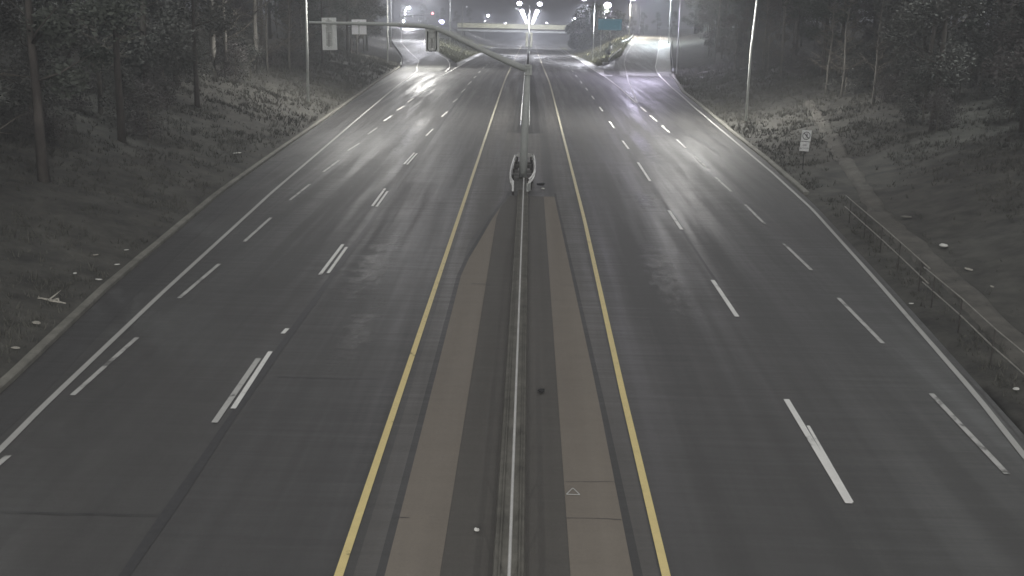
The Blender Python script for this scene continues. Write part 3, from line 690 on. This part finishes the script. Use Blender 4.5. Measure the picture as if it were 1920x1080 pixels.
def signal_head(px, top, bot, lab, lit, wpx=27):
    T, B = atY(px, top, MY), atY(px+1.5, bot, MY); c = (T+B)/2; H = T.z-B.z; w = wpx/F*MY
    r_ = empty('traffic_signal', (c.x, MY+.12, c.z)); tag(r_, lab, 'traffic signal')
    rl = Matrix.Rotation(-.025, 4, 'Y')
    mb = MB(); mb.box((0, .1, 0), (w, .02, H), tilt=rl, bevel=.006); mb.build('backplate', M['backplate'], r_)
    mb = MB()
    for k in range(4): mb.box((0, .0, H*.33 - k*H*.2), (.3, .2, H*.19), tilt=rl, bevel=.03)
    mb.build('housing', M['housing'], r_)
    for k in range(4):
        mb = MB(); z = H*.33 - k*H*.2; n = 12; v = []
        for j in range(n):
            a = math.pi*(-.08 + 1.16*j/(n-1)); v.append((math.cos(a)*.14, math.sin(a)*.14+z))
        for (x0, z0), (x1, z1) in zip(v, v[1:]): mb.quad((x0, .11, z0), (x1, .11, z1), (x1, .36, z1), (x0, .36, z0))
        o = mb.build('visor', M['black'], r_)
        sm = o.modifiers.new('s', 'SOLIDIFY'); sm.thickness = .006
    mb = MB(); mb.box((0, -.12, H*.25), (.09, .05, H*.45)); mb.box((0, -.1, H*.33), (.2, .06, .1)); mb.box((0, -.08, -H*.1), (.05, .04, H*.6)); mb.build('mounting_bracket', M['galv_dull'], r_)
    if lit:
        mb = MB(); mb.ball((.03, -.14, -H*.42), .08, (1, .6, 1)); mb.build('indicator_lamp', M['sign_white'], r_, True)
        mb = MB(); mb.tube([(-.22, -.11, H*.3), (-.24, -.11, -H*.4), (-.12, -.13, -H*.48), (.16, -.13, -H*.48), (.24, -.11, -H*.38), (.22, -.11, H*.3)], .03, 6); mb.build('cable_conduit', M['black'], r_, True)
    return r_
signal_head(615.5, 33, 94, 'pale grey back of the signal head near the tip of the long arm', False)
signal_head(809, 49, 97, 'back of the signal head at the arm bend with a dark loop round it', True, 25)
T, B = atY(672, 36.5, MY), atY(673, 64.5, MY); r_ = empty('road_sign', ((T.x+B.x)/2, MY+.1, (T.z+B.z)/2)); tag(r_, 'square white sign seen from behind, clamped on the long arm', 'sign')
w = 27/F*MY; h = T.z-B.z
mb = MB(); mb.box((0, .03, 0), (w, .012, h), tilt=Matrix.Rotation(-.02, 4, 'Y'), bevel=.004); mb.build('panel', M['alu'], r_)
mb = MB(); mb.box((0, .0, -.08), (.045, .04, h*.8)); mb.build('stiffener', M['galv_dull'], r_)
mb = MB(); mb.box((0, -.04, .17), (.12, .1, .2)); mb.build('clamp', M['galv_dull'], r_)
# ---------------------------------------------------------------- small far signal arm above the left ramp
Y_ = 350; a0, a1 = atY(757, 32, Y_), atY(812, 24.3, Y_); g = gz(a0.x-1, Y_)
r_ = empty('signal_mast', (a0.x-1, Y_, g)); tag(r_, 'small distant signal mast with a pale rising arm above the left ramp', 'signal mast')
mb = MB(); mb.tube([(0, 0, 0), (0, 0, a0.z-g)], [.2, .16], 8); mb.build('mast', M['galv_dull'], r_, True)
mb = MB(); mb.tube([(0, 0, a0.z-g-.1), (a1.x-a0.x+1, 0, a1.z-g)], [.17, .12], 8); mb.build('mast_arm', M['galv'], r_, True)
for x_, row, red, lab in ((774, 31, 0, 'tiny upright signal head halfway along the small distant arm'), (785, 38, 0, 'tiny pale signal face hanging below the small distant arm'), (811, 27, 1, 'tiny signal with a red light at the tip of the small distant arm')):
    P = atY(x_, row, Y_-.4); s_o = empty('traffic_signal', P); tag(s_o, lab, 'traffic signal')
    mb = MB(); mb.box((0, .1, 0), (.45, .3, 1.3), bevel=.05); mb.build('housing', M['housing'] if red else M['backplate'], s_o)
    mb = MB(); mb.ball((0, -.1, .3 if red else 0), .3 if red else .16, (1, .6, 1)); mb.build('signal_light', M['lamp_red'] if red else M['lamp_dim'], s_o, True)
# ---------------------------------------------------------------- median barrier near the camera
r_ = empty('median_barrier', (-.1, 10, prof(10))); tag(r_, 'long low median barrier with a bright steel top rail, running under the camera', 'barrier')
def P0(X, Y, z): return (X+.1, Y-10, z - prof(10))
mb = MB(); mb.profile([P0(-.12, Y, prof(Y)) for Y in (-6, 10, 30, 51.6)], [(-.27, .0), (-.24, .14), (.24, .14), (.27, .0)]); mb.build('plinth', M['plinth'], r_)
mb = MB(); mb.profile([P0(-.1, Y, prof(Y)+.72) for Y in (-6, 10, 20, 30, 40, 51.4)], [(-.026, -.05), (-.026, .03), (-.015, .042), (.015, .042), (.026, .03), (.026, -.05)]); mb.build('top_rail', M['rail_bright'], r_)
for s in (-1, 1):
    mb = MB(); mb.profile([P0(-.11+s*.16, Y, prof(Y)+.145) for Y in (-6, 10, 30, 51.4)], [(-.012, -.02), (-.012, .03), (.012, .03), (.012, -.02)]); mb.build('base_rail', M['plinth'], r_)
for Y in frange(-4, 51, 1.9):
    mb = MB(); mb.box(P0(-.11, Y, prof(Y)+.38), (.035, .07, .56)); mb.build('post', M['galv_dull'], r_)
# ---------------------------------------------------------------- flared guardrail cage around the mast
WB = [(-.03, -.155), (.0, -.155), (.05, -.1), (.0, -.03), (.0, .03), (.05, .1), (0, .155), (-.03, .155), (-.03, .03), (.02, -.0), (-.03, -.03)]
WB = [(.0, -.155), (.05, -.11), (.05, -.07), (.0, -.03), (.0, .03), (.05, .07), (.05, .11), (.0, .155)]
def wrail(mb, path, sd=1):
    mb.profile(path, [(sd*a, b) for a, b in WB] + [(sd*(a-.012), b) for a, b in WB[::-1]])
r_ = empty('guardrail', (-.16, 52, prof(52))); tag(r_, 'bright horseshoe shaped guardrail wrapped round the foot of the big mast', 'guardrail')
def P1(X, Y, z): return (X+.16, Y-52, z-prof(52))
for s, pth in ((-1, [(-.62, 46.3), (-.72, 47.5), (-.76, 49.5), (-.74, 52), (-.7, 54), (-.66, 56), (-.62, 57.6), (-.5, 58.1)]), (1, [(.12, 46.9), (.26, 48), (.38, 49.6), (.44, 52), (.44, 54.5), (.42, 56.5), (.38, 57.7), (.26, 58.1)])):
    pth = [(x, 50 + (y-46.3)*.78) for x, y in pth]
    mb = MB(); wrail(mb, [P1(x, y, prof(y)+.72) for x, y in pth], s); mb.build('rail', M['rail_bright'], r_)
    for i, (x, y) in enumerate(pth[1:-1]):
        mb = MB(); mb.box(P1(x - s*.12, y, prof(y)+.36), (.1, .14, .74)); mb.build('post', M['rust_and_shade'], r_)
mb = MB(); mb.profile([P1(x, 59.2, prof(59)+.8) for x in (-.5, -.16, .26)], [(-.03, -.12), (-.03, .1), (.03, .1), (.03, -.12)]); mb.build('end_rail', M['rail_bright'], r_)
for y in (53, 54.2, 55.3, 57.3, 58.3):
    for xa, xb in ((-.66, -.36), (.04, .36)):
        mb = MB(); mb.box(P1((xa+xb)/2, y, prof(y)+.45), (xb-xa, .14, .2), bevel=.02); mb.build('spacer_block', M['block'], r_)
mb = MB(); mb.box(P1(-.6, 49.9, prof(50)+.6), (.1, .22, .5), bevel=.03); mb.build('end_terminal', M['sign_white'], r_)
mb = MB(); mb.box(P1(.14, 50.3, prof(50.3)+.5), (.08, .5, .4), rz=-.3, bevel=.03); mb.build('end_terminal', M['galv_dull'], r_)
# far double guardrail of the median
r_ = empty('guardrail', (-.1, 77, prof(77))); tag(r_, 'twin parallel guardrails running up the far median toward the overpass', 'guardrail')
def P2(X, Y, z): return (X+.1, Y-77, z-prof(77))
for s in (-1, 1):
    mb = MB(); wrail(mb, [P2(-.16+s*.3, Y, prof(Y)+.6) for Y in [77] + frange(80, 400, 10)], s); mb.build('rail', M['galv'] if s < 0 else M['galv_dull'], r_)
for Y in frange(77.5, 250, 3.8):
    mb = MB(); mb.box(P2(-.16, Y, prof(Y)+.37), (.3, .14, .74)); mb.build('post', M['rust_and_shade'], r_)
mb = MB(); mb.profile([P2(-.46, Y, prof(Y)+.8) for Y in (77, 84, 91)], [(-.05, -.02), (-.05, .03), (.04, .03), (.04, -.02)]); mb.build('reflective_strip', M['sign_white'], r_)
# ---------------------------------------------------------------- ramp guardrails and crash cushion
def guardrail(path, label, rm, psp=3.8, h=.62, side=1, posts=True):
    p0 = Vector((path[0][0], path[0][1], gz(*path[0]))); r_ = empty('guardrail', p0); tag(r_, label, 'guardrail')
    P = [];
    for (a, b), (c, d) in zip(path, path[1:]):
        n = max(1, int(math.hypot(c-a, d-b)/3))
        for i in range(n): P.append((a+(c-a)*i/n, b+(d-b)*i/n))
    P.append(path[-1])
    mb = MB(); wrail(mb, [Vector((x, y, gz(x, y)+h))-p0 for x, y in P], side); mb.build('rail', rm, r_)
    for x, y in P[::1]:
        mb = MB(); mb.box(Vector((x, y, gz(x, y)+.3))-p0, (.12, .12, .72)); mb.build('post', M['rust_and_shade'], r_)
    mb = MB(); x, y = P[0]; mb.box(Vector((x, y-.1, gz(x, y)+.58))-p0, (.3, .12, .4), bevel=.04); mb.build('end_terminal', M['galv'], r_)
    return r_
guardrail([(lerp(T_oL, Y)+.1, Y) for Y in (163, 170, 178, 187, 196, 205, 220, 240, 270, 300)], 'guardrail along the outer side of the left ramp, its near end by the road', M['galv'], side=-1)
guardrail([(lerp(T_oR, Y)+.15, Y) for Y in (158, 166, 176, 188, 200, 215, 230, 245, 260)], 'guardrail along the outer side of the right ramp, bright in the lamp light', M['galv'], side=1)
guardrail([(13.9, 189.5), (15.1, 197), (17.6, 209)], 'short bright guardrail running back from the crash cushion at the right fork', M['alu'], side=1)
guardrail([(19.9, 236), (21.6, 240), (24.3, 258)], 'bright guardrail beside the top of the right ramp, left of its crest', M['alu'], side=1)
r_ = empty('crash_cushion', (13.35, 187.3, prof(187)+.1)); tag(r_, 'squat grey crash cushion at the nose of the right fork', 'crash cushion')
mb = MB(); mb.box((0, 0, .35), (1.1, .9, .8), bevel=.12); mb.build('nose', M['pipe_rubber'], r_)
for s in (-1, 1):
    mb = MB(); mb.box((s*.45, 1.6, .5), (.08, 2.6, .35)); mb.build('side_panel', M['galv'], r_)
mb = MB(); mb.box((0, 1.6, .3), (.6, 2.2, .5)); mb.build('core', M['rust_and_shade'], r_)
# ---------------------------------------------------------------- signs
def sign_posts(r_, xs, z0, z1, m=M['galv_dull'], w=.06):
    for x in xs:
        mb = MB(); mb.box((x, .05, (z0+z1)/2), (w, w, z1-z0)); mb.build('post', m, r_)
# pedestrian ban sign on the right bank
b = at(1506, 318); D = b.y; T, B = atY(1512, 244, D), atY(1509, 283.5, D)
r_ = empty('road_sign', (b.x, D, gz(b.x, D))); tag(r_, 'white sign with a struck out walking figure and smaller lower plate on the right bank', 'sign')
tl = Matrix.Rotation(.045, 4, 'Y'); hh = T.z-B.z; w = 17.5/F*D*1.03; cz = (T.z+B.z)/2 - r_.location.z; cx = (T.x+B.x)/2 - b.x
mb = MB(); mb.box((cx-.02, .06, cz/2), (.05, .05, cz+hh*.6)); mb.build('post', M['rust_and_shade'], r_)
zU, zL = cz + hh*.235, cz - hh*.28
mb = MB(); mb.box((cx+.02, .0, zU), (w, .012, hh*.53), tilt=tl, bevel=.004); up_ = mb.build('upper_plate', M['sign_white'], r_)
mb = MB(); mb.box((cx-.03, .0, zL), (w*.97, .012, hh*.44), tilt=tl, bevel=.004); lo_ = mb.build('lower_plate', M['sign_white'], r_)
R_ = w*.41; n = 40
mb = MB()
for k in range(n):
    a0, a1 = 2*math.pi*k/n, 2*math.pi*(k+1)/n
    mb.quad(*[(cx+.02+math.cos(a)*q, -.011, zU+math.sin(a)*q) for a, q in ((a0, R_), (a1, R_), (a1, R_*.83), (a0, R_*.83))])
d = R_*.64; t_ = R_*.07
mb.quad((cx+.02-d-t_, -.0135, zU+d-t_), (cx+.02-d+t_, -.0135, zU+d+t_), (cx+.02+d+t_, -.0135, zU-d+t_), (cx+.02+d-t_, -.0135, zU-d-t_))
mb.build('ban_ring', M['sign_black'], up_)
mb = MB(); q = R_
mb.bm.faces.new([mb.bm.verts.new((cx+.04+math.cos(a)*q*.12, -.0165, zU+q*.56+math.sin(a)*q*.12)) for a in [2*math.pi*k/12 for k in range(12)]])
for pl in ([(-.1, .38), (.16, .38), (.14, -.05), (-.08, -.05)], [(-.08, -.05), (.04, -.05), (-.14, -.62), (-.28, -.62)], [(.02, -.05), (.14, -.05), (.3, -.6), (.18, -.62)], [(-.1, .36), (-.04, .24), (-.3, .0), (-.34, .06)], [(.14, .36), (.08, .24), (.3, .04), (.34, .1)]):
    mb.quad(*[(cx+.04+x*q, -.0165, zU+z*q) for x, z in pl])
mb.build('walking_figure', M['sign_black'], up_)
def text(s, size, x, y, z, parent, m, name='lettering'):
    cu = bpy.data.curves.new(name, 'FONT'); cu.body = s; cu.size = size; cu.align_x = 'CENTER'; cu.align_y = 'CENTER'; cu.extrude = .002
    o = bpy.data.objects.new(name, cu); COL.objects.link(o); dg = bpy.context.evaluated_depsgraph_get()
    me = bpy.data.meshes.new_from_object(o.evaluated_get(dg)); bpy.data.objects.remove(o)
    o = bpy.data.objects.new(name, me); COL.objects.link(o); me.materials.clear(); me.materials.append(m)
    o.parent = parent; o.location = (x, y, z); o.rotation_euler = (math.pi/2, 0, 0); return o
text('OR', hh*.13, cx-.03, -.011, zL+hh*.06, lo_, M['sign_black']); text('BICYCLES', hh*.1, cx-.04, -.011, zL-hh*.09, lo_, M['sign_black'])
# teal guide sign
Y_ = 236; A, B = atY(1122, 35, Y_), atY(1165, 57, Y_); cx = (A.x+B.x)/2; g = gz(cx, Y_)
r_ = empty('guide_sign', (cx, Y_, g)); tag(r_, 'wide teal guide sign on two posts in front of the bushy clump', 'sign')
W_, H_ = B.x-A.x, A.z-B.z; cz = (A.z+B.z)/2-g
mb = MB(); mb.box((0, 0, cz), (W_, .08, H_), bevel=.03); bd = mb.build('board', M['sign_green'], r_)
mb = MB()
for x0, x1, z0, z1 in ((-.46, .46, .4, .43), (-.46, .46, -.43, -.4)): mb.box(((x0+x1)/2*W_, -.046, (z0+z1)/2*H_+cz), ((x1-x0)*W_, .008, (z1-z0)*H_))
for x0 in (-.46, .455): mb.box((x0*W_, -.0465, cz), (.02*W_, .008, .82*H_))
mb.build('border', M['sign_text'], bd)
sign_posts(r_, (-W_*.36, W_*.05), -.3, cz+H_*.45, w=.14)
# small white plate at the fork
P = atY(1145, 88, 226); g = gz(P.x, 226); r_ = empty('road_sign', (P.x, 226, g)); tag(r_, 'small pale plate on a short post behind the crash cushion', 'sign')
mb = MB(); mb.box((0, 0, P.z-g), (.6, .03, .8), bevel=.02); mb.build('panel', M['sign_white'], r_); sign_posts(r_, (0,), -.3, P.z-g)
# ---------------------------------------------------------------- pedestrian railing
def railing(top, posts, base_off, label):
    a3 = [at(*p) for p in posts]
    pts = [(p.x, p.y, gz(p.x, p.y)) for p in a3]; o0 = Vector(pts[0]); r_ = empty('railing', o0); tag(r_, label, 'railing')
    P = [Vector(p)-o0 for p in pts]
    ext = [P[0]+(P[0]-P[1]).normalized()*1.2] + P + [P[-1]+(P[-1]-P[-2]).normalized()*1.0]
    for nm, h, m in (('top_rail', 1.0, 'rail_pale'), ('lower_rail', .52, 'rail_pale')):
        mb = MB(); mb.tube([p+Vector((0, 0, h)) for p in ext], .024, 6); mb.build(nm, M[m], r_, True)
    for p in P:
        mb = MB(); mb.tube([p+Vector((0, 0, -.3)), p+Vector((0, 0, 1.0))], .024, 6); mb.build('post', M['rust_and_shade'], r_, True)
railing(None, [(1592,419),(1620,447),(1650,474),(1683,507),(1722,547)], 0, 'two bar railing beside the path, the farther of two lengths on the right')
railing(None, [(1746,577),(1796,625),(1857,684),(1925,752),(2010,845)], 0, 'two bar railing beside the path, the nearer length running out at the right edge')
# ---------------------------------------------------------------- overpass
BY = 395.0
def bz_(px, row): return atY(px, row, BY).z
r_ = empty('overpass', (0, BY, 3.05)); tag(r_, 'long concrete overpass with a lit pale green parapet crossing both carriageways', 'overpass')
x0, x1 = -26, 27
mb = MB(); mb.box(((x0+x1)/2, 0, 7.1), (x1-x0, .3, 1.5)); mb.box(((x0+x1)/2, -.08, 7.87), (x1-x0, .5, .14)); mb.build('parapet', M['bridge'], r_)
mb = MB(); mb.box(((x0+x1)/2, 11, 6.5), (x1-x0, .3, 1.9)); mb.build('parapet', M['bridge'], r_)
mb = MB(); mb.box(((x0+x1)/2, 5.6, 6.08), (x1-x0, 10.4, .5)); mb.build('deck', M['rust_and_shade'], r_)  # dark colour stands for the shade under the deck
for yy in (.6, 3.2, 5.8, 8.4, 10.6):
    mb = MB(); mb.box(((x0+x1)/2, yy, 5.5), (x1-x0, .05, .6)); mb.box(((x0+x1)/2, yy, 5.15), (x1-x0, .4, .09)); mb.build('girder', M['girder'] if yy < 1 else M['rust_and_shade'], r_)  # inner girders carry the underside shade in their colour
mb = MB(); mb.box((-.15, 5.5, 4.9), (2.6, 10.6, .5)); mb.build('pier_cap', M['bridge'], r_)
for yy in (.8, 5.5, 10.2):
    for xx in (-.95, .7):
        mb = MB(); mb.tube([(xx, yy, -.2), (xx, yy, 4.68)], .42, 14); mb.build('pier', M['bridge'], r_, True)
for sx_ in (-1, 1):
    mb = MB(); mb.box((sx_*24.5-.4, 5.6, 2.4), (2.2, 11.6, 5.6)); mb.build('abutment', M['plinth'], r_)
for i in range(14):
    xx = -24 + i*3.8
    mb = MB(); mb.box((xx, -.02, 8.3), (.1, .1, .6)); mb.build('parapet_post', M['galv_dull'], r_)
mb = MB(); mb.tube([(x0, -.02, 8.58), (x1, -.02, 8.58)], .05, 6); mb.build('handrail', M['galv_dull'], r_)
# ---------------------------------------------------------------- litter
def scrap(name, px, py, size, lab, cat, m, seed=0, flat=.25, asp=1.6):
    b = at(px, py); rnd = random.Random(seed+1); mb = MB(); mb.ball((0, 0, size*flat*.6), size*.5, (asp, 1, flat), 2)
    for v in mb.bm.verts: v.co *= 1 + .35*noise.noise(v.co*(3/size) + Vector((seed, 0, 0)))
    o = mb.build(name, M[m]); o.location = (b.x, b.y, gz(b.x, b.y)+.03); o.rotation_euler = (0, 0, rnd.uniform(0, 3)); tag(o, lab, cat)
scrap('litter', 185, 527, .14, 'white scrap on the left bank closest to the kerb', 'litter', 'litter', 1)
scrap('litter', 220, 499, .12, 'white scrap near the left kerb, second up from the closest one', 'litter', 'litter', 2)
scrap('litter', 237, 470, .11, 'small white scrap on the left bank, farthest of the three in line beside the kerb', 'litter', 'litter', 3)
scrap('litter', 141, 515, .12, 'white curled scrap on the left bank away from the kerb, above the fallen branch', 'litter', 'litter', 4)
scrap('litter', 68, 608, .2, 'long pale scrap on the left bank below the fallen branch', 'litter', 'branch', 5, .2, 2.2)
scrap('litter', 444, 288, .26, 'curved white scrap on the far left bank, alone in the weeds', 'litter', 'litter', 6, .3, 2)
scrap('litter', 178, 480, .14, 'dull twiggy scrap on the left bank above the curled one', 'litter', 'branch', 7)
scrap('litter', 1768, 470, .3, 'large white bag on the right bank', 'litter', 'litter', 8, .4)
scrap('litter', 1816, 508, .22, 'flat tan scrap on the right bank below the white bag', 'litter', 'branch', 9, .2, 2.2)
scrap('litter', 1807, 443, .14, 'small pale scrap on the right bank above the white bag', 'litter', 'branch', 10)
scrap('litter', 1860, 540, .13, 'faint narrow scrap on the right bank below the tan one', 'litter', 'branch', 11, .2, 2.4)
scrap('litter', 1905, 733, .16, 'white scrap at the right edge below the railing', 'litter', 'litter', 12)
scrap('litter', 1708, 572, .11, 'pale scrap between the right edge line and the railing', 'litter', 'litter', 13)
scrap('litter', 1698, 416, .3, 'broken pale rubble on the right bank beside the path', 'litter', 'kerb', 14, .3)
scrap('paper', 894, 1000, .1, 'small crumpled white paper on the dark median strip', 'paper', 'litter', 15, .5, 1)
scrap('rubber_scrap', 1015, 738, .16, 'black rubber scrap on the median right of the barrier', 'debris', 'dark_litter', 16, .4)
scrap('rubber_scrap', 1014, 350, .3, 'dark heap of debris beside the right end of the horseshoe guardrail', 'debris', 'dark_litter', 17, .5)
scrap('litter', 1018, 356, .16, 'white scrap lying on the dark debris heap by the guardrail', 'litter', 'litter', 18, .4)
scrap('litter', 30, 655, .16, 'brown leafy scrap low on the left bank by the picture edge', 'litter', 'branch', 19, .2)
b = at(88, 568); o0 = Vector((b.x, b.y, gz(b.x, b.y)+.06)); mb = MB()
mb.tube([(-.62, .1, 0), (-.2, .14, .05), (.1, .02, .03), (.55, -.16, .02)], [.012, .022, .04, .015], 6); mb.tube([(.02, .06, .03), (.1, .25, .12), (.16, .42, .2)], [.025, .02, .008], 5); mb.tube([(.15, 0, .03), (.3, -.02, .1), (.38, -.14, .02)], [.04, .03, .01], 5)
mb.tube([(-.25, .13, .04), (-.3, .2, .1)], [.014, .006], 4)
o = mb.build('fallen_branch', M['branch'], smooth=True); o.location = o0; o.scale = (1.15, 1.3, 1); tag(o, 'pale forked broken branch lying on the left bank', 'branch')
# ---------------------------------------------------------------- haze
if HAZE:
    mb = MB(); mb.box((0, 560, 25), (900, 1300, 64)); o = mb.build('haze', bpy.data.materials.new('haze')); tag(o, kind='stuff')
    hm = o.data.materials[0]; hm.use_nodes = True; nt = hm.node_tree; nt.nodes.clear()
    ou = nt.nodes.new('ShaderNodeOutputMaterial'); pv = nt.nodes.new('ShaderNodeVolumePrincipled')
    pv.inputs['Color'].default_value = (.52, .54, .57, 1); pv.inputs['Density'].default_value = HAZE; pv.inputs['Anisotropy'].default_value = .0
    nt.links.new(pv.outputs[0], ou.inputs['Volume'])
